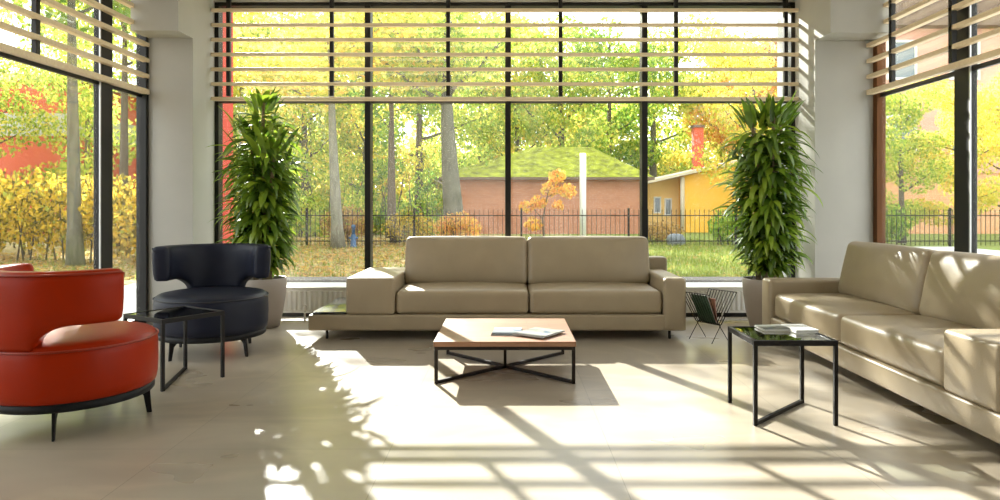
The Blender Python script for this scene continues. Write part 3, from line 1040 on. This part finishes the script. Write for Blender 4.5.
def tree_meshes(seed, H, tr, crown_lo, crown_r, n_leaf, leaf_size, n_branch=9, bend=0.3):
    """trunk mesh and crown mesh"""
    rnd = random.Random(seed)
    tk = MB()
    bx, by = rnd.uniform(-bend, bend), rnd.uniform(-bend, bend)
    def trunk_at(t):
        return Vector((bx * math.sin(2.2 * t), by * math.sin(1.7 * t), H * 0.92 * t))
    tk.tube([trunk_at(k / 10) for k in range(11)], [tr * (1.25 if k == 0 else 1) * (1 - 0.085 * k) for k in range(11)], 12)
    blobs = []
    for b_ in range(n_branch):
        t = crown_lo / H + (0.92 - crown_lo / H) * (b_ + 0.3) / n_branch
        a = b_ * 2.4 + rnd.uniform(-.5, .5)
        base = trunk_at(t)
        ln = crown_r * rnd.uniform(0.65, 1.05) * (1 - 0.45 * max(0, t - 0.5))
        el = rnd.uniform(0.15, 0.7)
        pts = [base]
        for k in range(1, 6):
            s = k / 5
            pts.append(base + Vector((math.cos(a) * ln * s + rnd.uniform(-.12, .12), math.sin(a) * ln * s, ln * s * math.sin(el) + 0.25 * s * s)))
        r0 = tr * 0.42 * (1 - 0.6 * t)
        tk.tube(pts, [r0 * (1 - 0.8 * k / 5) for k in range(6)], 7)
        for k in (2, 3, 4, 5):
            blobs.append((*pts[k], crown_r * rnd.uniform(0.22, 0.40)))
    for k in range(4):
        p = trunk_at(0.72 + 0.08 * k)
        blobs.append((p.x + rnd.uniform(-.5, .5), p.y, p.z, crown_r * rnd.uniform(0.28, 0.42)))
    lf = MB()
    leaf_quads(lf, rnd, blobs, n_leaf, leaf_size)
    return tk, lf

PROTO = {}
def proto(key, *args, **kw):
    tk, lf = tree_meshes(*args, **kw)
    a = tk.build('trunk', M['bark'])
    b_ = lf.build('crown', M['leaf_yg'])
    PROTO[key] = (a.data, b_.data)
    bpy.data.objects.remove(a)
    bpy.data.objects.remove(b_)
proto('broad', 11, 10.0, 0.24, 1.6, 3.3, 11000, 0.20)
proto('round', 12, 10.0, 0.20, 1.3, 3.0, 11000, 0.19)
proto('tall', 13, 10.0, 0.18, 2.4, 2.6, 9000, 0.19, 11)
proto('loose', 14, 10.0, 0.16, 1.8, 3.2, 6500, 0.20, 10)
proto('high', 15, 10.0, 0.38, 5.6, 3.6, 7000, 0.20, 8)
proto('lean', 17, 10.0, 0.15, 5.6, 3.2, 6500, 0.20, n_branch=8)
proto('sunshade', 18, 12.6, 0.10, 9.0, 2.5, 2300, 0.22, n_branch=10, bend=0.15)  # crown sits above the view, shaped to shade and dapple the right sofa
proto('slim', 16, 10.0, 0.09, 4.0, 2.0, 2500, 0.18, 7)

def tree(label, kind, x, y, s, leaf, bark='bark', rz=0.0, group=None, sx=None):
    t = thing('tree', label, 'tree', (x, y, -0.03), rz, group)
    t.scale = (sx or s, sx or s, s)
    for me, nm, mt in ((PROTO[kind][0], 'trunk', bark), (PROTO[kind][1], 'crown', leaf)):
        o = bpy.data.objects.new(nm, me)
        COL.objects.link(o)
        o.parent = t
        o.material_slots[0].link = 'OBJECT'
        o.material_slots[0].material = M[mt]
    return t
GB = 'autumn trees behind the iron fence'
# big trunks first
tree('stout grey tree in front of the brick shed, its trunk left of the mullion', 'high', -1.62, 21.9, 0.82, 'leaf_yg', 'bark', 3.4, sx=0.95)
tree('pale-barked tree behind the left plant, sun on its trunk', 'lean', -4.9, 20.2, 0.78, 'leaf_ye', 'bark_pale', 2.2, sx=1.25)
tree('slim dark tree left of the brick shed, nearer the stout grey tree', 'sunshade', -3.75, 23.0, 1.0, 'leaf_yg', 'bark_dark', 0.2)
tree('slim dark tree left of the brick shed, leaning towards the mullion', 'slim', -4.45, 26.3, 0.9, 'leaf_gr', 'bark_dark', 1.9, sx=1.2)
# backdrop rows
rows = [
    ('round', -14.2, 32, 1.02, 'leaf_yg', 'yellow-green tree glimpsed left of the left potted plant'),
    ('broad', -11.4, 30, 1.00, 'leaf_ye', 'yellow tree straight behind the left potted plant'),
    ('round', -8.4, 29, 0.98, 'leaf_yg', 'yellow-green tree close behind the pale-barked trunk, right of the left plant'),
    ('loose', -6.6, 31.5, 1.02, 'leaf_ye', 'loose yellow tree behind the first mullion of the big window'),
    ('broad', -4.2, 33, 1.06, 'leaf_yg', 'yellow-green tree behind the slim dark trees'),
    ('round', -1.4, 36.5, 1.14, 'leaf_yg', 'yellow-green tree above the left slope of the mossy roof'),
    ('loose', 0.6, 38, 1.18, 'leaf_ye', 'loose yellow tree behind the middle mullion, above the shed roof'),
    ('broad', 2.8, 37, 1.16, 'leaf_yg', 'yellow-green tree rising over the ridge of the mossy roof'),
    ('tall', 5.4, 38.5, 1.22, 'leaf_gr', 'greener tall tree above the right slope of the mossy roof'),
    ('broad', 8.4, 40.5, 1.18, 'leaf_yg', 'yellow-green tree behind the low end of the yellow house roof'),
    ('round', 12.6, 41, 1.18, 'leaf_ye', 'yellow tree behind the red chimney'),
    ('broad', 14.6, 39, 1.10, 'leaf_or', 'orange-tinged tree behind the right potted plant'),
    ('loose', -9.8, 34, 1.08, 'leaf_yg', 'loose yellow-green tree farther back between left plant and first mullion')]
for i, (k, x, y, s, lf, lb) in enumerate(rows):
    tree(lb, k, x, y, s, lf, 'bark_dark' if i % 3 else 'bark', i * 1.3, GB)
tree('bright yellow tree leaning over the yellow house', 'loose', 10.4, 29.0, 0.88, 'leaf_ye', 'bark_dark', 0.5)
# outside the left window, with unseen trees added to block the sun
GL = 'trees outside the left side window'
tree('grey-trunked tree close outside the left side window', 'lean', -8.9, 14.4, 0.98, 'leaf_gr', 'bark', 1.1)
for (k, x, y, s, lf, rz, lb) in (('lean', -11.0, 20.0, 1.0, 'leaf_yg', 0.3, 'dark-trunked tree in the narrow left pane beside the column'),
                             ('high', -12.0, 13.0, 1.0, 'leaf_gr', 2.0, 'unseen green tree added left of the side window to block the sun'),
                             ('high', -9.6, 9.8, 1.0, 'leaf_yg', 1.0, 'unseen yellow-green tree added nearest the left side window to block the sun'),
                             ('loose', -15.6, 26.0, 0.80, 'leaf_yg', 2.4, 'small yellow-green tree in front of the right end of the red building'),
                             ('loose', -18.6, 25.0, 0.80, 'leaf_yg', 0.4, 'small yellow-green tree in front of the middle of the red building')):
    tree(lb, k, x, y, s, lf, 'bark_dark', rz, GL)
# seen through the right window
GR_ = 'trees outside the right side window'
for (k, x, y, s, lf, rz, lb) in (('round', 12.9, 22.9, 0.54, 'leaf_yg', 0.7, 'lime green tree beside the brown jamb in the right side window'),
                             ('round', 15.2, 23.6, 0.56, 'leaf_ye', 2.7, 'golden tree behind the dark mullion of the right side window'),
                             ('loose', 17.4, 24.6, 0.62, 'leaf_ye', 1.7, 'golden tree at the outer edge of the right side window')):
    tree(lb, k, x, y, s, lf, 'bark_dark', rz, GR_)

# shrubs and hedges
def shrub(name, label, cat, loc, sx, sy, sz, n, size, mat, seed, group=None, stems=7):
    rnd = random.Random(seed)
    t = thing(name, label, cat, loc, 0, group)
    mb = MB()
    for k in range(stems):
        a = rnd.random() * 6.28
        x0, y0 = rnd.uniform(-sx, sx) * 0.6, rnd.uniform(-sy, sy) * 0.5
        mb.tube([(x0, y0, 0), (x0 + 0.15 * math.cos(a), y0 + .1 * math.sin(a), sz * 0.5), (x0 + 0.35 * math.cos(a), y0 + .2 * math.sin(a), sz * 0.95)], [0.02, 0.014, 0.004], 6)
    mb.build('stems', M['bark_dark'], t)
    lf = MB()
    for k in range(n):
        while True:
            p = Vector((rnd.uniform(-1, 1), rnd.uniform(-1, 1), rnd.uniform(-1, 1)))
            if p.length < 1:
                break
        # fuller, flatter outline with ragged lumps
        f = 0.85 + 0.2 * math.sin(9 * p.x + seed) * math.cos(7 * p.y)
        c = Vector((p.x * sx, p.y * sy, sz * 0.52 + p.z * sz * 0.52 * f))
        s = size * rnd.uniform(0.6, 1.3)
        R_ = Euler((rnd.random() * 6.28, rnd.random() * 6.28, rnd.random() * 6.28)).to_matrix()
        q = [R_ @ Vector(v) * s + c for v in ((-.5, 0, 0), (-.05, -.3, .06), (.5, 0, 0), (-.05, .3, .06))]
        lf.add(q, [(0, 1, 2, 3)])
    lf.build('foliage', M[mat], t)
    return t
GH = 'golden bushes outside the left side window'
for i, (x, y, sx, sz, lb) in enumerate(((-8.2, 15.2, 1.3, 1.95, 'golden bush in the narrow left pane, nearest the column'), (-10.2, 16.0, 1.4, 2.1, 'golden bush behind the grey trunk in the left side window'),
                                        (-12.4, 16.6, 1.5, 2.2, 'golden bush at the left edge of the side window, above the orange chair'), (-7.4, 17.4, 1.1, 1.8, 'lower golden bush behind the left column'),
                                        (-14.5, 18.6, 1.6, 2.3, 'golden bush farther back below the red building'))):
    shrub('bush', lb, 'bush', (x, y, -0.03), sx, 1.0, sz, 3200, 0.13, 'leaf_hy', 30 + i, GH)
shrub('bush', 'brown twiggy bush behind the fence, under the pale-barked tree', 'bush', (-5.0, 21.7, -0.03), 0.85, 0.6, 1.25, 1600, 0.10, 'leaf_br', 41)
shrub('bush', 'brownish bush behind the fence beside the blue hydrant', 'bush', (-3.2, 22.6, -0.03), 0.9, 0.6, 1.05, 1500, 0.10, 'leaf_hy', 42)
shrub('bush', 'orange-brown bush at the foot of the stout grey tree', 'bush', (-1.55, 21.45, -0.03), 0.75, 0.35, 1.05, 1700, 0.09, 'leaf_or', 43)
shrub('bush', 'brown bush behind the fence below the yellow house', 'bush', (5.0, 22.8, -0.03), 0.75, 0.5, 0.75, 1100, 0.09, 'leaf_br', 44)
shrub('bush', 'green bush behind the fence beside the right plant', 'bush', (6.9, 21.6, -0.03), 0.75, 0.5, 1.15, 1500, 0.11, 'leaf_gr', 45)
shrub('bush', 'green bush behind the fence outside the right side window', 'bush', (11.9, 22.0, -0.03), 0.8, 0.5, 1.3, 1400, 0.12, 'leaf_gr', 46)
# thicket under the far trees: three shapes, copied
def thicket_mesh(seed, mat):
    rnd = random.Random(seed)
    tk, lf = MB(), MB()
    for k in range(9):
        x0 = rnd.uniform(-1.6, 1.6)
        tk.tube([(x0, 0, 0), (x0 + rnd.uniform(-.3, .3), 0, 1.4), (x0 + rnd.uniform(-.6, .6), 0, 2.9)], [0.03, 0.02, 0.006], 6)
    bl = [(rnd.uniform(-1.7, 1.7), rnd.uniform(-.6, .6), rnd.uniform(0.4, 3.1), rnd.uniform(0.55, 0.95)) for k in range(20)]
    bl += [(x, 0, 0.45, 0.75) for x in (-1.6, -0.8, 0, 0.8, 1.6)]
    leaf_quads(lf, rnd, bl, 5200, 0.17)
    a, b_ = tk.build('stems', M['bark_dark']), lf.build('foliage', M['leaf_yg'])
    r = (a.data, b_.data)
    bpy.data.objects.remove(a)
    bpy.data.objects.remove(b_)
    return r
THK = [thicket_mesh(60 + k, None) for k in range(3)]
def thicket(label, k, x, y, s, leaf, group):
    t = thing('thicket_bush', label, 'bush', (x, y, -0.03), 0, group)
    t.scale = (s, s, s)
    for me, nm, mt in ((THK[k][0], 'stems', 'bark_dark'), (THK[k][1], 'foliage', leaf)):
        o = bpy.data.objects.new(nm, me)
        COL.objects.link(o)
        o.parent = t
        o.material_slots[0].link = 'OBJECT'
        o.material_slots[0].material = M[mt]
UG = 'undergrowth below the far trees'
for i, (x, y, s, lf, lb) in enumerate((
        (-14.0, 36.5, 1.3, 'leaf_ye', 'yellow undergrowth behind the left potted plant'),
        (-10.6, 35.0, 1.25, 'leaf_yg', 'yellow-green undergrowth just right of the left potted plant'),
        (-7.2, 27.6, 0.85, 'leaf_yg', 'low yellow-green bush right behind the pale-barked trunk'),
        (-7.4, 36.0, 1.3, 'leaf_ye', 'yellow undergrowth behind the first mullion of the big window'),
        (-4.6, 29.2, 0.9, 'leaf_gr', 'green bush between the slim dark trees and the fence'),
        (-3.2, 38.0, 1.35, 'leaf_yg', 'yellow-green undergrowth left of the brick shed'),
        (-0.6, 43.0, 1.5, 'leaf_yg', 'yellow-green undergrowth behind the left slope of the mossy roof'),
        (6.2, 43.5, 1.55, 'leaf_yg', 'yellow-green undergrowth behind the right slope of the mossy roof'),
        (10.4, 44.0, 1.5, 'leaf_ye', 'yellow undergrowth behind the yellow house roof'),
        (3.0, 44.0, 1.5, 'leaf_yg', 'yellow-green undergrowth behind the ridge of the mossy roof'),
        (13.3, 28.0, 0.9, 'leaf_yg', 'yellow-green bush right of the yellow house wall'),
        (11.6, 33.0, 1.0, 'leaf_ye', 'yellow bush at the corner of the yellow house'),
        (-12.0, 42.0, 2.1, 'leaf_yg', 'tall yellow-green thicket far behind the pale-barked trunk'),
        (-7.6, 43.0, 2.2, 'leaf_ye', 'tall yellow thicket far behind the slim dark trees'),
        (-3.0, 46.0, 2.3, 'leaf_yg', 'tall yellow-green thicket far behind the stout grey tree'),
        (2.2, 48.0, 2.4, 'leaf_yg', 'tall yellow-green thicket far behind the middle of the shed'),
        (8.4, 49.0, 2.4, 'leaf_yg', 'tall yellow-green thicket far behind the third mullion'),
        (12.6, 47.0, 2.3, 'leaf_ye', 'tall yellow thicket far behind the chimney'),
        (-17.5, 43.0, 2.2, 'leaf_yg', 'tall yellow-green thicket far behind the left potted plant'))):
    thicket(lb, i % 3, x, y, s, lf, UG)
# yellow sapling in front of the brick wall
sp = thing('sapling', 'yellow-leaved sapling in front of the brick shed', 'sapling', (1.05, 22.4, -0.03))
mb = MB()
mb.tube([(0.1, 0, 0), (0.06, 0, 0.8), (0.22, 0, 1.6), (0.5, 0, 2.2)], [0.03, 0.025, 0.018, 0.006], 7)
mb.tube([(0.06, 0, 0.8), (-0.3, 0, 1.2), (-0.6, 0, 1.25)], [0.018, 0.012, 0.005], 6)
mb.tube([(0.2, 0, 1.5), (0.6, 0, 1.7), (0.95, 0, 1.75)], [0.014, 0.01, 0.005], 6)
mb.build('stem', M['bark_dark'], sp)
lf = MB()
leaf_quads(lf, random.Random(4), [(0.5, 0, 2.15, .28), (0.3, 0, 1.75, .30), (0.85, 0, 1.7, .30), (-0.05, 0, 1.35, .26), (-0.45, 0, 1.2, .26), (-0.25, 0, 0.65, .28), (0.55, 0, 1.25, .2)], 620, 0.17)
lf.build('foliage', M['leaf_or'], sp)

# ------------------------------------------------------------------ outdoors: fence, post, small things
FY = 20.9
fn = thing('fence', 'black iron railing fence between lawn and trees', 'fence', (0, FY, -0.03))
mb = MB()
for z in (0.16, 0.92):
    mb.box(-16.5, 17.5, -0.012, 0.012, z, z + 0.03)
mb.build('rails', M['black_metal'], fn)
mb = MB()
n = int(34 / 0.14)
for k in range(n):
    x = -16.4 + k * 0.14
    mb.box(x - 0.007, x + 0.007, -0.007, 0.007, 0.04, 1.06)
    mb.add([(x - 0.014, -0.014, 1.06), (x + 0.014, -0.014, 1.06), (x + 0.014, 0.014, 1.06), (x - 0.014, 0.014, 1.06), (x, 0, 1.14)],
           [(0, 1, 4), (1, 2, 4), (2, 3, 4), (3, 0, 4), (3, 2, 1, 0)])
mb.build('bars', M['black_metal'], fn)
for k in range(11):
    x = -15.6 + k * 3.2
    MB().box(x - 0.028, x + 0.028, -0.028, 0.028, 0, 1.16).build('fence_post', M['black_metal'], fn)

o = MB().lathe([(0.10, 0), (0.10, 2.80), (0.085, 2.84)], 20).build('post', M['white_paint'])
o.location = (2.30, 21.5, -0.03)
tag(o, 'tall white post in front of the brick shed', 'post')
hy = thing('hydrant', 'small blue hydrant at the end of the leafy path', 'hydrant', (-4.55, 20.6, -0.03))
hy.scale = (0.8, 0.8, 0.85)
MB().lathe([(0.13, 0), (0.13, 0.06), (0.10, 0.08), (0.095, 0.42), (0.06, 0.46)], 20).build('body', M['hydrant_blue'], hy)
MB().lathe([(0.06, 0.46), (0.055, 0.66), (0.085, 0.68), (0.08, 0.76), (0.03, 0.80)], 16).build('bonnet', M['hydrant_blue'], hy)
MB().tube([(-0.17, 0, 0.33), (0.17, 0, 0.33)], 0.045, 10).build('outlet', M['hydrant_blue'], hy)
mb = MB()
mb.rbox((0, 0, 0.17), (0.26, 0.2, 0.19), 0.15, (0.02, 0.02, 0.02), 5)
o = mb.build('boulder', M['stone'], weld=True)
o.location = (5.15, 21.5, -0.04)
tag(o, 'rounded grey boulder behind the fence below the yellow house', 'boulder')

# ------------------------------------------------------------------ outdoors: buildings
def rect_window(parent, x0, x1, y, z0, z1, fr=0.06):
    f = MB().box(x0, x1, y - 0.04, y + 0.02, z0, z0 + fr).box(x0, x1, y - 0.04, y + 0.02, z1 - fr, z1)
    f.box(x0, x0 + fr, y - 0.04, y + 0.02, z0 + fr, z1 - fr).box(x1 - fr, x1, y - 0.04, y + 0.02, z0 + fr, z1 - fr)
    w_ = f.build('window', M['white_paint'], parent)
    MB().box(x0 + fr, x1 - fr, y - 0.01, y + 0.01, z0 + fr, z1 - fr).build('pane', M['house_glass'], w_)

# brick shed with mossy hip roof
sd = thing('brick_shed', 'low red brick shed with a mossy hipped roof behind the fence', 'shed', (0, 0, -0.03))
MB().box(-2.75, 5.75, 30, 35.5, 0, 2.35).build('wall', M['brick'], sd)
mb = MB()
e0, e1, f0, f1 = -3.25, 6.2, 29.55, 36
zr, ze = 3.95, 2.42
r0, r1 = Vector((1.2, 32.8, zr)), Vector((3.9, 32.8, zr))
# roof as a finely divided hip so the moss has a ragged face
def quadgrid(mb, a, b_, c_, d, nu, nv, amp, seed):
    rr = random.Random(seed)
    vs, fs = [], []
    for i in range(nu + 1):
        for j in range(nv + 1):
            u, v = i / nu, j / nv
            p = a.lerp(b_, u).lerp(d.lerp(c_, u), v)
            if 0 < i < nu and 0 < j < nv:
                p = p + Vector((0, 0, rr.uniform(-amp, amp)))
            vs.append(p)
    for i in range(nu):
        for j in range(nv):
            k = i * (nv + 1) + j
            fs.append((k, k + nv + 1, k + nv + 2, k + 1))
    mb.add(vs, fs, True)
A, B, C_, D_ = Vector((e0, f0, ze)), Vector((e1, f0, ze)), Vector((e1, f1, ze)), Vector((e0, f1, ze))
quadgrid(mb, A, B, r1, r0, 40, 16, 0.03, 1)
quadgrid(mb, C_, D_, r0, r1, 40, 16, 0.03, 2)
quadgrid(mb, B, C_, r1, r1, 20, 16, 0.02, 3)
quadgrid(mb, D_, A, r0, r0, 20, 16, 0.02, 4)
mb.build('roof', M['moss'], sd)
MB().box(e0, e1, f0, f1, ze - 0.11, ze - 0.005).build('eave', M['eave'], sd)
MB().tube([(-2.7, 29.9, 0), (-2.7, 29.9, 2.1), (-3.1, 29.6, 2.32)], 0.05, 8).build('downpipe', M['fascia'], sd)

# ochre house with sloping gable
hs = thing('house', 'bright yellow rendered house right of the brick shed', 'house', (0, 0, -0.03))
def gable(mb, x0, x1, y0, y1, z0, z1):
    mb.add([(x0, y0, 0), (x1, y0, 0), (x1, y0, z1), (x0, y0, z0), (x0, y1, 0), (x1, y1, 0), (x1, y1, z1), (x0, y1, z0)],
           [(0, 1, 2, 3), (5, 4, 7, 6), (0, 3, 7, 4), (1, 5, 6, 2), (3, 2, 6, 7), (0, 4, 5, 1)])
mb = MB()
gable(mb, 7.95, 10.45, 31.6, 38, 2.55, 3.10)
mb.build('wall', M['ochre'], hs)
mb = MB()
gable(mb, 6.3, 7.95, 32.6, 38, 2.18, 2.52)
mb.build('porch_wall', M['ochre_pale'], hs)
mb = MB()
mb.add([(5.9, 31.2, 2.12), (10.9, 31.2, 3.24), (10.9, 38.2, 3.24), (5.9, 38.2, 2.12), (5.9, 31.2, 2.26), (10.9, 31.2, 3.38), (10.9, 38.2, 3.38), (5.9, 38.2, 2.26)],
       [(0, 3, 2, 1), (4, 5, 6, 7), (0, 1, 5, 4), (1, 2, 6, 5), (2, 3, 7, 6), (3, 0, 4, 7)])
mb.build('roof', M['fascia'], hs)
MB().tube([(7.85, 31.5, 0), (7.85, 31.5, 2.5)], 0.10, 12).build('porch_post', M['fascia'], hs)
rect_window(hs, 6.78, 7.12, 32.58, 0.85, 1.62)
rect_window(hs, 7.28, 7.62, 32.58, 0.75, 1.55)
ch = MB().box(9.05, 9.5, 34, 34.5, 2.9, 5.0).build('chimney', M['red_wall'], hs)
MB().box(9.0, 9.55, 33.95, 34.55, 5.0, 5.12).build('chimney_cap', M['eave'], ch)

# red building seen on the left
rd = thing('red_building', 'red building with grey bands beyond the left side window', 'building', (0, 0, -0.03))
MB().box(-24.5, -17.3, 28, 38, 0, 6.2).build('wall', M['red_wall'], rd)
MB().box(-24.6, -17.2, 27.9, 38, 4.0, 4.9).build('grey_band', M['grey_band'], rd)
MB().box(-24.7, -17.1, 27.8, 38.2, 6.2, 6.45).build('roof_edge', M['grey_band'], rd)

# salmon and orange building seen on the right
sb = thing('salmon_building', 'salmon coloured building beyond the right side window', 'building', (0, 0, -0.03))
MB().box(15.2, 30, 30, 42, 2.6, 8.8).build('upper_wall', M['salmon'], sb)
MB().box(15.3, 30, 30.05, 42, 0, 2.6).build('lower_wall', M['orange_wall'], sb)
MB().box(14.9, 30.2, 29.4, 42, 8.8, 10.6).build('roof_edge', M['eave'], sb)
for x in (16.2, 18.9, 21.6):
    for z in (3.4, 6.6):
        rect_window(sb, x, x + 1.3, 29.98, z, z + 1.7, 0.1)

# ------------------------------------------------------------------ light
sun = bpy.data.lights.new('sun', 'SUN')
sun.energy = 24.0
sun.angle = math.radians(0.6)
sun.color = (1.0, 0.97, 0.91)
so = bpy.data.objects.new('sun', sun)
COL.objects.link(so)
so.rotation_euler = Vector((0.752, -1.77, -1.0)).to_track_quat('-Z', 'Y').to_euler()
so.location = (-10, 30, 20)

w = bpy.data.worlds.new('sky')
scene.world = w
w.use_nodes = True
nt = w.node_tree
nt.nodes.clear()
wo = nt.nodes.new('ShaderNodeOutputWorld')
bg = nt.nodes.new('ShaderNodeBackground')
bg.inputs[0].default_value = (0.97, 0.985, 1.0, 1)
bg.inputs[1].default_value = 3.7
nt.links.new(bg.outputs[0], wo.inputs[0])

# ------------------------------------------------------------------ camera
cam = bpy.data.cameras.new('camera')
co = bpy.data.objects.new('camera', cam)
COL.objects.link(co)
co.location = (0, 0, EYE)
co.rotation_euler = (PI / 2, 0, 0)
cam.sensor_fit = 'HORIZONTAL'
cam.sensor_width = 36
cam.lens = 700 / 1000 * 36
cam.shift_x = -0.008
cam.shift_y = -0.046
cam.clip_start = 0.05
cam.clip_end = 300
scene.camera = co

scene.view_settings.view_transform = 'Standard'
scene.view_settings.look = 'None'
scene.view_settings.gamma = 1
scene.view_settings.exposure = 0.0
scene.view_settings.use_curve_mapping = False
scene.cycles.use_denoising = True
scene.cycles.max_bounces = 10
scene.cycles.diffuse_bounces = 5
scene.cycles.transparent_max_bounces = 16
scene.cycles.sample_clamp_indirect = 8
